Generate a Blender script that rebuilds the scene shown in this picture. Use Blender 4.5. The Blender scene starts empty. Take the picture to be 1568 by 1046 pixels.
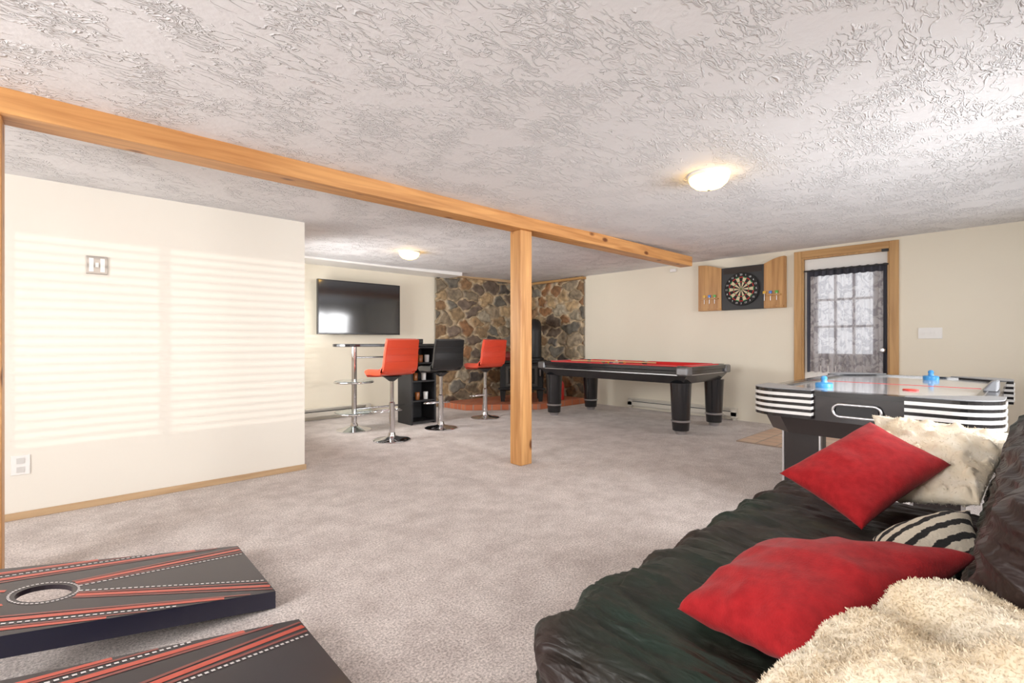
import bpy, bmesh, math, random
import numpy as np
from mathutils import Vector, Matrix, noise
random.seed(4)
scene=bpy.context.scene
scene.view_settings.view_transform='Standard'
scene.view_settings.look='None'
scene.view_settings.exposure=0.0
COL=scene.collection

# ------------------------------------------------------------- materials
def newmat(name):
    m=bpy.data.materials.new(name); m.use_nodes=True
    nt=m.node_tree; b=nt.nodes['Principled BSDF']; return m,nt,b
def N(nt,t,**kw):
    n=nt.nodes.new(t)
    for k,v in kw.items(): setattr(n,k,v)
    return n
def rgba(c): return (c[0],c[1],c[2],1)
def M(name,col,rough=.5,metal=0,bump=None,var=None,sheen=0,coat=0,spec=None,emit=None,scl=(1,1,1)):
    m,nt,b=newmat(name); L=nt.links
    b.inputs['Base Color'].default_value=rgba(col)
    b.inputs['Roughness'].default_value=rough; b.inputs['Metallic'].default_value=metal
    if sheen: b.inputs['Sheen Weight'].default_value=sheen
    if coat: b.inputs['Coat Weight'].default_value=coat; b.inputs['Coat Roughness'].default_value=.08
    if spec is not None: b.inputs['Specular IOR Level'].default_value=spec
    if emit:
        b.inputs['Emission Color'].default_value=rgba(emit[0]); b.inputs['Emission Strength'].default_value=emit[1]
    tc=N(nt,'ShaderNodeTexCoord'); mp=N(nt,'ShaderNodeMapping'); mp.inputs['Scale'].default_value=scl
    L.new(tc.outputs['Object'],mp.inputs['Vector'])
    if var:
        s,c2=var[:2]; n=N(nt,'ShaderNodeTexNoise'); n.inputs['Scale'].default_value=s; n.inputs['Detail'].default_value=4
        L.new(mp.outputs[0],n.inputs['Vector'])
        r=N(nt,'ShaderNodeValToRGB'); r.color_ramp.elements[0].position=.35; r.color_ramp.elements[1].position=.65
        r.color_ramp.elements[0].color=rgba(col); r.color_ramp.elements[1].color=rgba(c2)
        L.new(n.outputs[0],r.inputs[0]); L.new(r.outputs[0],b.inputs['Base Color'])
    if bump:
        n=N(nt,'ShaderNodeTexNoise'); n.inputs['Scale'].default_value=bump[0]; n.inputs['Detail'].default_value=6
        L.new(mp.outputs[0],n.inputs['Vector'])
        bp=N(nt,'ShaderNodeBump'); bp.inputs['Strength'].default_value=bump[1]; bp.inputs['Distance'].default_value=bump[2] if len(bump)>2 else .01
        L.new(n.outputs[0],bp.inputs['Height']); L.new(bp.outputs[0],b.inputs['Normal'])
    return m
def wood(name,c1,c2,axis='X',rough=.45,knots=True):
    m,nt,b=newmat(name); L=nt.links
    s={'X':(.9,14,14),'Y':(14,.9,14),'Z':(14,14,.9)}[axis]
    tc=N(nt,'ShaderNodeTexCoord'); mp=N(nt,'ShaderNodeMapping'); mp.inputs['Scale'].default_value=s
    L.new(tc.outputs['Object'],mp.inputs['Vector'])
    n=N(nt,'ShaderNodeTexNoise'); n.inputs['Scale'].default_value=1.6; n.inputs['Detail'].default_value=8; n.inputs['Distortion'].default_value=.6
    L.new(mp.outputs[0],n.inputs['Vector'])
    r=N(nt,'ShaderNodeValToRGB'); r.color_ramp.elements[0].position=.32; r.color_ramp.elements[1].position=.68
    r.color_ramp.elements[0].color=rgba(c2); r.color_ramp.elements[1].color=rgba(c1)
    L.new(n.outputs[0],r.inputs[0]); out=r.outputs[0]
    if knots:
        s2={'X':(2.8,6,6),'Y':(6,2.8,6),'Z':(6,6,2.8)}[axis]
        mp2=N(nt,'ShaderNodeMapping'); mp2.inputs['Scale'].default_value=s2; L.new(tc.outputs['Object'],mp2.inputs['Vector'])
        v=N(nt,'ShaderNodeTexVoronoi'); v.inputs['Scale'].default_value=1.0; L.new(mp2.outputs[0],v.inputs['Vector'])
        k=N(nt,'ShaderNodeValToRGB'); k.color_ramp.elements[0].position=.09; k.color_ramp.elements[1].position=.17
        k.color_ramp.elements[0].color=(.28,.17,.1,1); k.color_ramp.elements[1].color=(1,1,1,1)
        L.new(v.outputs['Distance'],k.inputs[0])
        mx=N(nt,'ShaderNodeMix',data_type='RGBA',blend_type='MULTIPLY'); mx.inputs[0].default_value=1
        L.new(out,mx.inputs[6]); L.new(k.outputs[0],mx.inputs[7]); out=mx.outputs[2]
    L.new(out,b.inputs['Base Color']); b.inputs['Roughness'].default_value=rough
    bp=N(nt,'ShaderNodeBump'); bp.inputs['Strength'].default_value=.15; bp.inputs['Distance'].default_value=.005
    L.new(n.outputs[0],bp.inputs['Height']); L.new(bp.outputs[0],b.inputs['Normal'])
    return m

m_wall=M('wall_paint',(.80,.745,.62),.55,bump=(60,.12,.004),var=(1.2,(.78,.72,.60)))
m_wallL=M('wall_paint_window_lit',(.82,.785,.71),.5,bump=(60,.10,.004),var=(1.0,(.80,.76,.685)))  # same paint as the other walls, window light put into the colour
m_white=M('white_paint',(.85,.84,.82),.45)
m_pine=wood('pine_lumber',(.70,.36,.13),(.46,.20,.06),'X')
m_pineZ=wood('pine_lumber_post',(.72,.39,.15),(.48,.22,.07),'Z')
m_trimZ=wood('oak_trim_z',(.56,.33,.13),(.40,.21,.07),'Z',knots=False)
m_trimY=wood('oak_trim_y',(.56,.33,.13),(.40,.21,.07),'Y',knots=False)
m_base=wood('baseboard_wood',(.60,.42,.25),(.46,.30,.16),'X',knots=False)
m_chrome=M('chrome',(.75,.75,.77),.12,1)
m_black=M('black_gloss',(.012,.012,.014),.22,coat=.4)
m_blackm=M('black_matte',(.02,.02,.022),.5)
m_silver=M('brushed_silver',(.6,.6,.62),.3,1)
m_iron=M('cast_iron',(.014,.013,.013),.5,bump=(80,.3,.003),spec=.3)

# ceiling: trowelled texture
def ceil_mat():
    m,nt,b=newmat('ceiling_texture'); L=nt.links
    b.inputs['Base Color'].default_value=(.83,.83,.85,1); b.inputs['Roughness'].default_value=.7
    tc=N(nt,'ShaderNodeTexCoord')
    def ridge(rot,scale,sc,lo,hi,dist):
        mp=N(nt,'ShaderNodeMapping'); mp.inputs['Rotation'].default_value=(0,0,rot); mp.inputs['Scale'].default_value=sc
        L.new(tc.outputs['Object'],mp.inputs['Vector'])
        n=N(nt,'ShaderNodeTexNoise'); n.inputs['Scale'].default_value=scale; n.inputs['Detail'].default_value=3; n.inputs['Distortion'].default_value=dist
        L.new(mp.outputs[0],n.inputs['Vector'])
        a=N(nt,'ShaderNodeMath',operation='SUBTRACT'); a.inputs[1].default_value=.5; L.new(n.outputs[0],a.inputs[0])
        ab=N(nt,'ShaderNodeMath',operation='ABSOLUTE'); L.new(a.outputs[0],ab.inputs[0])
        r=N(nt,'ShaderNodeMapRange'); r.inputs['From Min'].default_value=lo; r.inputs['From Max'].default_value=hi
        r.inputs['To Min'].default_value=1; r.inputs['To Max'].default_value=0; L.new(ab.outputs[0],r.inputs['Value'])
        mk=N(nt,'ShaderNodeTexNoise'); mk.inputs['Scale'].default_value=3.6; mk.inputs['Detail'].default_value=3
        mp3=N(nt,'ShaderNodeMapping'); mp3.inputs['Location'].default_value=(rot*7,rot*3,0); L.new(tc.outputs['Object'],mp3.inputs['Vector']); L.new(mp3.outputs[0],mk.inputs['Vector'])
        mr=N(nt,'ShaderNodeMapRange'); mr.inputs['From Min'].default_value=.49; mr.inputs['From Max'].default_value=.58; L.new(mk.outputs[0],mr.inputs['Value'])
        mu=N(nt,'ShaderNodeMath',operation='MULTIPLY'); L.new(r.outputs[0],mu.inputs[0]); L.new(mr.outputs[0],mu.inputs[1])
        return mu.outputs[0]
    a=ridge(.6,9,(1,2.6,1),.0,.035,.6); c=ridge(-.7,8,(1,2.8,1),.0,.035,.6); d=ridge(1.7,13,(1,1.8,1),.0,.045,1.0)
    s=N(nt,'ShaderNodeMath',operation='MAXIMUM'); L.new(a,s.inputs[0]); L.new(c,s.inputs[1])
    s2=N(nt,'ShaderNodeMath',operation='MAXIMUM'); L.new(s.outputs[0],s2.inputs[0]); L.new(d,s2.inputs[1])
    bp=N(nt,'ShaderNodeBump'); bp.inputs['Strength'].default_value=.7; bp.inputs['Distance'].default_value=.014
    L.new(s2.outputs[0],bp.inputs['Height']); 
    n=N(nt,'ShaderNodeTexNoise'); n.inputs['Scale'].default_value=22; n.inputs['Detail'].default_value=5; L.new(tc.outputs['Object'],n.inputs['Vector'])
    bp2=N(nt,'ShaderNodeBump'); bp2.inputs['Strength'].default_value=.35; bp2.inputs['Distance'].default_value=.010
    L.new(n.outputs[0],bp2.inputs['Height']); L.new(bp.outputs[0],bp2.inputs['Normal']); L.new(bp2.outputs[0],b.inputs['Normal'])
    return m
m_ceil=ceil_mat()

def carpet_mat():
    m,nt,b=newmat('carpet'); L=nt.links
    tc=N(nt,'ShaderNodeTexCoord')
    n1=N(nt,'ShaderNodeTexNoise'); n1.inputs['Scale'].default_value=4.5; n1.inputs['Detail'].default_value=8; n1.inputs['Roughness'].default_value=.75
    n2=N(nt,'ShaderNodeTexNoise'); n2.inputs['Scale'].default_value=110; n2.inputs['Detail'].default_value=6; n2.inputs['Roughness'].default_value=.8
    for n in(n1,n2): L.new(tc.outputs['Object'],n.inputs['Vector'])
    r=N(nt,'ShaderNodeValToRGB'); r.color_ramp.elements[0].position=.38; r.color_ramp.elements[1].position=.60
    r.color_ramp.elements[0].color=(.60,.53,.50,1); r.color_ramp.elements[1].color=(.80,.73,.695,1)
    L.new(n1.outputs[0],r.inputs[0])
    r2=N(nt,'ShaderNodeValToRGB'); r2.color_ramp.elements[0].position=.39; r2.color_ramp.elements[1].position=.59
    r2.color_ramp.elements[0].color=(.45,.43,.42,1); r2.color_ramp.elements[1].color=(1.15,1.15,1.15,1)
    L.new(n2.outputs[0],r2.inputs[0])
    mx=N(nt,'ShaderNodeMix',data_type='RGBA',blend_type='MULTIPLY'); mx.inputs[0].default_value=1
    L.new(r.outputs[0],mx.inputs[6]); L.new(r2.outputs[0],mx.inputs[7]); L.new(mx.outputs[2],b.inputs['Base Color'])
    b.inputs['Roughness'].default_value=.95; b.inputs['Sheen Weight'].default_value=.15; b.inputs['Specular IOR Level'].default_value=.1
    bp=N(nt,'ShaderNodeBump'); bp.inputs['Strength'].default_value=.4; bp.inputs['Distance'].default_value=.006
    L.new(n2.outputs[0],bp.inputs['Height']); L.new(bp.outputs[0],b.inputs['Normal'])
    return m
m_carpet=carpet_mat()

# ------------------------------------------------------------- geometry helpers
def link(ob,parent=None):
    COL.objects.link(ob)
    if parent: ob.parent=parent
    return ob
def empty(name,loc=(0,0,0),rotz=0):
    e=bpy.data.objects.new(name,None); e.location=loc; e.rotation_euler=(0,0,rotz); e.empty_display_size=.1
    COL.objects.link(e); return e
def mesh(name,verts,faces,mats,parent=None,smooth=False,midx=None):
    me=bpy.data.meshes.new(name); me.from_pydata([tuple(v) for v in verts],[],faces); 
    if not isinstance(mats,(list,tuple)): mats=[mats]
    for m in mats: me.materials.append(m)
    if midx:
        for p,i in zip(me.polygons,midx): p.material_index=i
    if smooth: me.polygons.foreach_set('use_smooth',[True]*len(me.polygons))
    me.update(); return link(bpy.data.objects.new(name,me),parent)
def bev(ob,w=.005,seg=2):
    md=ob.modifiers.new('bevel','BEVEL'); md.width=w; md.segments=seg; md.limit_method='ANGLE'; return ob
BF=[(0,3,2,1),(4,5,6,7),(0,1,5,4),(1,2,6,5),(2,3,7,6),(3,0,4,7)]
def bverts(lo,hi):
    a,b=lo,hi
    return [(a[0],a[1],a[2]),(b[0],a[1],a[2]),(b[0],b[1],a[2]),(a[0],b[1],a[2]),(a[0],a[1],b[2]),(b[0],a[1],b[2]),(b[0],b[1],b[2]),(a[0],b[1],b[2])]
def boxes(name,lst,mats,parent=None,bevel=0):
    V=[];F=[];I=[]
    for it in lst:
        o=len(V); V+=bverts(it[0],it[1]); F+=[tuple(i+o for i in f) for f in BF]; I+=[it[2] if len(it)>2 else 0]*6
    ob=mesh(name,V,F,mats,parent,midx=I)
    if bevel: bev(ob,bevel)
    return ob
def box(name,lo,hi,mat,parent=None,bevel=0): return boxes(name,[(lo,hi)],mat,parent,bevel)
def prism(name,poly,z0,z1,mat,parent=None,bevel=0,top=None):
    n=len(poly); V=[(p[0],p[1],z0) for p in poly]+[((top or poly)[i][0],(top or poly)[i][1],z1) for i in range(n)]
    F=[tuple(reversed(range(n))),tuple(range(n,2*n))]+[(i,(i+1)%n,(i+1)%n+n,i+n) for i in range(n)]
    ob=mesh(name,V,F,mat,parent)
    if bevel: bev(ob,bevel)
    return ob
def lathe(name,prof,mat,parent=None,loc=(0,0,0),seg=40,smooth=True):
    V=[];F=[]
    for r,z in prof:
        for i in range(seg):
            a=2*math.pi*i/seg; V.append((loc[0]+r*math.cos(a),loc[1]+r*math.sin(a),loc[2]+z))
    for k in range(len(prof)-1):
        for i in range(seg):
            j=(i+1)%seg; F.append((k*seg+i,k*seg+j,(k+1)*seg+j,(k+1)*seg+i))
    F.append(tuple(reversed(range(seg)))); F.append(tuple(range((len(prof)-1)*seg,len(prof)*seg)))
    ob=mesh(name,V,F,mat,parent,smooth)
    if smooth:
        md=ob.modifiers.new('es','EDGE_SPLIT'); md.split_angle=math.radians(40)
    return ob
def tube(name,pts,r,mat,parent=None,cyc=False,poly=True):
    c=bpy.data.curves.new(name,'CURVE'); c.dimensions='3D'; c.bevel_depth=r; c.bevel_resolution=4; c.use_fill_caps=True
    s=c.splines.new('POLY'); s.points.add(len(pts)-1)
    for i,p in enumerate(pts): s.points[i].co=(p[0],p[1],p[2],1)
    s.use_cyclic_u=cyc; s.use_smooth=True
    c.materials.append(mat); return link(bpy.data.objects.new(name,c),parent)
def arc(cx,cy,r,a0,a1,n=12):
    return [(cx+r*math.cos(math.radians(a0+(a1-a0)*i/n)),cy+r*math.sin(math.radians(a0+(a1-a0)*i/n))) for i in range(n+1)]

# ------------------------------------------------------------- room shell
XR=6.87; YT=6.8; YP=4.25; XA=1.5; XB=-2.5; YB=-1.0
def cl(v): return max(0,min(1,v))
def zc(x,y):
    return 2.2+.08*cl((x-3.5)/3.2)-.075*cl((y-3.2)/.95)*(1-cl((y-4.3)/1.3))*(1-cl((x-1.6)/3.0))
V=[];F=[];nx,ny=70,60
for j in range(ny+1):
    for i in range(nx+1):
        x=XB-.1+(XR+.2-XB)*i/nx; y=YB-.1+(YT+.2-YB)*j/ny; V.append((x,y,zc(x,y)))
for j in range(ny):
    for i in range(nx):
        a=j*(nx+1)+i; F.append((a,a+nx+1,a+nx+2,a+1))
mesh('ceiling',V,F,m_ceil,smooth=True)
box('floor',(XB-.12,YB-.12,-.1),(XR+.12,YT+.12,0),m_carpet)
WH=2.4
D0,D1,DZ=1.09,1.98,2.16
boxes('wall_right',[((XR,YB-.12,0),(XR+.12,D0,WH)),((XR,D1,0),(XR+.12,YT+.12,WH)),((XR,D0,DZ),(XR+.12,D1,WH))],m_wall)
boxes('wall_far',[((XA-.1,YT,0),(XR,YT+.12,WH))],m_wall)
W5=(4.75,6.35,.9,1.85)  # opening for an invented, unseen window that lights the alcove
boxes('wall_left',[((XB-.12,YP,0),(XA,YP+.1,zc(0,YP)+.06))],m_wallL)
boxes('wall_alcove',[((XA-.1,YP+.1,0),(XA,W5[0],WH)),((XA-.1,W5[1],0),(XA,YT,WH)),((XA-.1,W5[0],0),(XA,W5[1],W5[2])),((XA-.1,W5[0],W5[3]),(XA,W5[1],WH))],m_wall)
W1=(-.9,1.75,1.0,2.05); W4=(2.5,4.2,.8,1.85); W2=(5.0,6.35,.95,2.0); W3=(.2,2.8,.7,2.05)  # middle near-wall opening is an unseen window added for brightness
def wallY(name,w,y0,y1):
    L=[];xs=[XB-.12]
    prev=XB-.12
    for a,b,c,d in w:
        L.append(((prev,y0,0),(a,y1,WH))); L.append(((a,y0,0),(b,y1,c))); L.append(((a,y0,d),(b,y1,WH))); prev=b
    L.append(((prev,y0,0),(XR,y1,WH))); return boxes(name,L,m_wall)
wallY('wall_near',[W1,W4,W2],YB-.12,YB)
boxes('wall_back',[((XB-.12,YB,0),(XB,W3[0],WH)),((XB-.12,W3[1],0),(XB,YP,WH)),((XB-.12,W3[0],0),(XB,W3[1],W3[2])),((XB-.12,W3[0],W3[3]),(XB,W3[1],WH))],m_wall)
# windows
def winY(name,w,y):
    e=empty(name); a,b,c,d=w; t=.05; mid=(a+b)/2
    boxes('frame',[((a,y-.1,c),(a+t,y-.04,d)),((b-t,y-.1,c),(b,y-.04,d)),((a+t,y-.1,c),(b-t,y-.04,c+t)),((a+t,y-.1,d-t),(b-t,y-.04,d)),((mid-.025,y-.1,c+t),(mid+.025,y-.04,d-t))],m_white,e)
    boxes('casing',[((a-.07,y,c-.07),(a,y+.02,d+.05)),((b,y,c-.07),(b+.07,y+.02,d+.05)),((a,y,c-.07),(b,y+.02,c)),((a,y,d),(b,y+.02,d+.05))],m_trimZ,e)
    return e
e1=winY('window_1',W1,YB); winY('window_2',W2,YB); winY('added_window_mid',W4,YB)  # the last one is an added window, there to brighten the far end
L=[];z=W1[2]+.03
while z<W1[3]-.03:
    L.append(((W1[0]+.03,YB-.035,z),(W1[1]-.03,YB-.012,z+.014))); z+=.042
boxes('blind_slats',L,m_white,e1)
def winX(name,w,x):
    e3=empty(name); a,b,c,d=w; m=(a+b)/2
    boxes('frame',[((x-.1,a,c),(x-.04,a+.05,d)),((x-.1,b-.05,c),(x-.04,b,d)),((x-.1,a+.05,c),(x-.04,b-.05,c+.05)),((x-.1,a+.05,d-.05),(x-.04,b-.05,d)),((x-.1,m-.025,c+.05),(x-.04,m+.025,d-.05))],m_white,e3)
    boxes('casing',[((x,a-.07,c-.07),(x+.02,a,d+.05)),((x,b,c-.07),(x+.02,b+.07,d+.05)),((x,a,c-.07),(x+.02,b,c)),((x,a,d),(x+.02,b,d+.05))],m_trimZ,e3)
winX('window_3',W3,XB); winX('added_window_alcove',W5,XA)  # alcove window is invented, out of view behind the partition
# baseboards & soffit
box('baseboard_left',(XB,YP-.012,0),(XA+.012,YP,.045),m_base,bevel=.003)
box('baseboard_near',(XB,YB,0),(XR,YB+.012,.06),m_base)
box('trim_1',(XA,6.33,2.175),(4.75,YT,2.4),m_white)
box('trim_2',(4.75,YT-.10,2.215),(XR,YT,2.26),m_base)
box('trim_3',(XR-.10,5.45,2.225),(XR,YT-.1,2.265),m_trimY)
# beam & posts
box('ceiling_beam',(XB,3.02,2.09),(6.03,3.19,2.215),m_pine,bevel=.006)
box('support_post',(2.93,3.05,0),(3.07,3.19,2.09),m_pineZ,bevel=.008)
box('support_post',(-.35,3.05,0),(-.21,3.19,2.09),m_pineZ,bevel=.008)
def tile_mat():
    m,nt,b=newmat('terracotta_tile'); L=nt.links
    tc=N(nt,'ShaderNodeTexCoord'); br=N(nt,'ShaderNodeTexBrick'); br.offset=0; L.new(tc.outputs['Object'],br.inputs['Vector'])
    br.inputs['Scale'].default_value=1; br.inputs['Brick Width'].default_value=.2; br.inputs['Row Height'].default_value=.2; br.inputs['Mortar Size'].default_value=.008
    br.inputs['Color1'].default_value=(.62,.40,.27,1); br.inputs['Color2'].default_value=(.70,.50,.36,1); br.inputs['Mortar'].default_value=(.35,.26,.2,1)
    L.new(br.outputs[0],b.inputs['Base Color']); b.inputs['Roughness'].default_value=.4; return m
box('tile_entry_pad',(5.4,.9,0),(XR,2.2,.012),tile_mat())

# ------------------------------------------------------------- entry door
e=empty('door_1')
boxes('casing',[((XR-.022,D0-.085,0),(XR,D0,DZ+.085)),((XR-.022,D1,0),(XR,D1+.085,DZ+.085))],m_trimZ,e,.004)
box('casing_head',(XR-.022,D0,DZ),(XR,D1,DZ+.085),m_trimY,e,.004)
boxes('jamb',[((XR,D0,0),(XR+.12,D0+.02,DZ)),((XR,D1-.02,0),(XR+.12,D1,DZ)),((XR,D0+.02,DZ-.02),(XR+.12,D1-.02,DZ))],m_trimZ,e)
d0,d1=D0+.022,D1-.022; g0,g1,h0,h1=d0+.14,d1-.14,.95,1.95; xa,xb=XR+.045,XR+.085
L=[((xa,d0,.01),(xb,g0,DZ-.022)),((xa,g1,.01),(xb,d1,DZ-.022)),((xa,g0,.01),(xb,g1,h0)),((xa,g0,h1),(xb,g1,DZ-.022))]
for k in(1,2):
    y=g0+(g1-g0)*k/3; L.append(((xa+.008,y-.014,h0),(xb-.008,y+.014,h1)))
    z=h0+(h1-h0)*k/3; L.append(((xa+.009,g0,z-.014),(xb-.009,g1,z+.014)))
boxes('slab',L,M('door_paint',(.80,.79,.76),.4),e)
boxes('lower_panels',[((xa-.008,g0,.2),(xa,1.52,.8)),((xa-.008,1.56,.2),(xa,g1,.8))],m_white,e,.006)
def curtain_mat():
    m,nt,b=newmat('sheer_print_curtain'); L=nt.links
    tc=N(nt,'ShaderNodeTexCoord'); n=N(nt,'ShaderNodeTexNoise'); n.inputs['Scale'].default_value=9; n.inputs['Detail'].default_value=5; n.inputs['Distortion'].default_value=1.5
    L.new(tc.outputs['Object'],n.inputs['Vector'])
    r=N(nt,'ShaderNodeValToRGB'); r.color_ramp.elements[0].position=.47; r.color_ramp.elements[1].position=.58
    r.color_ramp.elements[0].color=(.66,.64,.66,1); r.color_ramp.elements[1].color=(.36,.34,.37,1); L.new(n.outputs[0],r.inputs[0])
    t=N(nt,'ShaderNodeBsdfTranslucent'); L.new(r.outputs[0],t.inputs[0]); L.new(r.outputs[0],b.inputs['Base Color']); b.inputs['Roughness'].default_value=.9
    tr=N(nt,'ShaderNodeBsdfTransparent'); mx=N(nt,'ShaderNodeMixShader'); mx.inputs[0].default_value=.5; L.new(b.outputs[0],mx.inputs[1]); L.new(t.outputs[0],mx.inputs[2])
    m2=N(nt,'ShaderNodeMixShader'); m2.inputs[0].default_value=.3; L.new(mx.outputs[0],m2.inputs[1]); L.new(tr.outputs[0],m2.inputs[2])
    L.new(m2.outputs[0],nt.nodes['Material Output'].inputs[0]); return m
m_cur=curtain_mat(); m_curd=M('curtain_dark_hem',(.05,.05,.065),.9)
V=[];F=[];I=[];ny,nz_=130,30; c0,c1=1.115,1.92
for j in range(nz_+1):
    for i in range(ny+1):
        u=i/ny; z=.72+(2.0-.72)*j/nz_; amp=.018+.006*(1-j/nz_)
        V.append((XR+.012+amp*math.sin(u*62+.5*math.sin(z*3))+.006*math.sin(u*131),c0+(c1-c0)*u,z+.006*math.sin(u*62)))
for j in range(nz_):
    for i in range(ny):
        a=j*(ny+1)+i; F.append((a,a+1,a+ny+2,a+ny+1)); u=i/ny
        I.append(1 if (u<.04 or u>.96 or j>=nz_-2) else 0)
mesh('curtain_panel',V,F,[m_cur,m_curd],e,True,I)
tube('curtain_rod',[(XR-.018,1.1,1.985),(XR-.018,1.95,1.985)],.009,m_blackm,e)
ob=lathe('door_knob',[(.025,0),(.025,.008),(.012,.012),(.012,.03),(.027,.04),(.03,.055),(.02,.068),(.001,.07)],m_silver,e); ob.rotation_euler=(0,-math.pi/2,0); ob.location=(xa-.0,1.155,1.0)
box('closer',(XR-.03,1.1,DZ-.03),(XR-.0,1.16,DZ+.0),m_blackm,e)

# ------------------------------------------------------------- stone chimney wall
def stone_mat():
    m,nt,b=newmat('fieldstone'); L=nt.links
    ca=N(nt,'ShaderNodeVertexColor'); ca.layer_name='Col'
    tc=N(nt,'ShaderNodeTexCoord'); n=N(nt,'ShaderNodeTexNoise'); n.inputs['Scale'].default_value=12; n.inputs['Detail'].default_value=8
    L.new(tc.outputs['Object'],n.inputs['Vector'])
    r=N(nt,'ShaderNodeValToRGB'); r.color_ramp.elements[0].position=.3; r.color_ramp.elements[1].position=.7
    r.color_ramp.elements[0].color=(.45,.42,.4,1); r.color_ramp.elements[1].color=(1.35,1.3,1.25,1); L.new(n.outputs[0],r.inputs[0])
    mx=N(nt,'ShaderNodeMix',data_type='RGBA',blend_type='MULTIPLY'); mx.inputs[0].default_value=1
    L.new(ca.outputs[0],mx.inputs[6]); L.new(r.outputs[0],mx.inputs[7]); L.new(mx.outputs[2],b.inputs['Base Color']); b.inputs['Roughness'].default_value=.5
    bp=N(nt,'ShaderNodeBump'); bp.inputs['Strength'].default_value=.5; bp.inputs['Distance'].default_value=.02
    L.new(n.outputs[0],bp.inputs['Height']); L.new(bp.outputs[0],b.inputs['Normal']); return m
m_stone=stone_mat()
def stone_face(name,origin,du,dn,w,h,seed,parent):
    rng=np.random.RandomState(seed); res=.014
    nu=int(w/res)+1; nv=int(h/res)+1
    U,Vv=np.meshgrid(np.linspace(0,w,nu),np.linspace(0,h,nv))
    cw,ch=.31,.20
    pts=[]
    for r in range(int(h/ch)+3):
        for c in range(int(w/cw)+3):
            pts.append(((c-.5+.5*(r%2)+rng.uniform(-.42,.42))*cw,(r-.5+rng.uniform(-.4,.4))*ch))
    pts=np.array(pts); n=len(pts)
    wu=U+.018*np.sin(Vv*23+U*9)+.01*np.sin(Vv*51); wv=Vv+.018*np.sin(U*19+1.3)+.008*np.sin(U*47)
    ax=1/cw; ay=1/ch
    D=np.sqrt(((wu[...,None]-pts[:,0])*ax)**2+((wv[...,None]-pts[:,1])*ay)**2)
    idx=np.argsort(D,axis=2)[...,:2]
    f1=np.take_along_axis(D,idx[...,:1],2)[...,0]; f2=np.take_along_axis(D,idx[...,1:2],2)[...,0]
    e=f2-f1
    s=np.clip((e-.06)/.11,0,1); s=s*s*(3-2*s)
    hgt=rng.uniform(.02,.05,n); tilt=rng.uniform(-.12,.12,(n,2)); cid=idx[...,0]
    disp=s*(hgt[cid]+tilt[cid,0]*(U-pts[cid,0])+tilt[cid,1]*(Vv-pts[cid,1]))+.015
    pal=np.array([(.27,.17,.09),(.36,.25,.14),(.16,.12,.09),(.28,.23,.16),(.42,.31,.18),(.10,.09,.08),(.32,.17,.08),(.20,.19,.16),(.36,.32,.24)])
    cc=pal[rng.randint(0,len(pal),n)]*rng.uniform(.75,1.15,(n,1))
    mortar=np.array((.50,.41,.28))
    col=cc[cid]*s[...,None]+mortar*(1-s[...,None])
    o=np.array(origin); P=o+U[...,None]*np.array(du)+Vv[...,None]*np.array((0,0,1))+disp[...,None]*np.array(dn)
    F=[]
    flip=np.cross(du,(0,0,1)).dot(dn)<0
    for j in range(nv-1):
        for i in range(nu-1):
            a=j*nu+i; f=(a,a+1,a+nu+1,a+nu); F.append(f[::-1] if flip else f)
    ob=mesh(name,P.reshape(-1,3).tolist(),F,m_stone,parent,True)
    at=ob.data.color_attributes.new('Col','FLOAT_COLOR','POINT')
    at.data.foreach_set('color',np.concatenate([col.reshape(-1,3),np.ones((nu*nv,1))],1).astype(np.float32).ravel())
    return ob
stone_face('stone_veneer_wall',(4.52,YT,0),(1,0,0),(0,-1,0),XR-4.52,2.29,3,None)
stone_face('stone_veneer_wall',(XR,5.47,0),(0,1,0),(-1,0,0),YT-5.47,2.29,8,None)
# hearth
def brick_mat():
    m,nt,b=newmat('hearth_brick'); L=nt.links
    tc=N(nt,'ShaderNodeTexCoord'); br=N(nt,'ShaderNodeTexBrick'); L.new(tc.outputs['Object'],br.inputs['Vector'])
    br.inputs['Scale'].default_value=1; br.inputs['Brick Width'].default_value=.2; br.inputs['Row Height'].default_value=.09; br.inputs['Mortar Size'].default_value=.007
    br.inputs['Color1'].default_value=(.50,.13,.055,1); br.inputs['Color2'].default_value=(.60,.20,.09,1); br.inputs['Mortar'].default_value=(.38,.25,.2,1)
    L.new(br.outputs[0],b.inputs['Base Color']); b.inputs['Roughness'].default_value=.7; return m
prism('brick_hearth',[(4.6,6.71),(4.65,6.1),(5.6,5.38),(6.78,5.38),(6.78,6.71)],0,.09,brick_mat(),bevel=.008)
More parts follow.
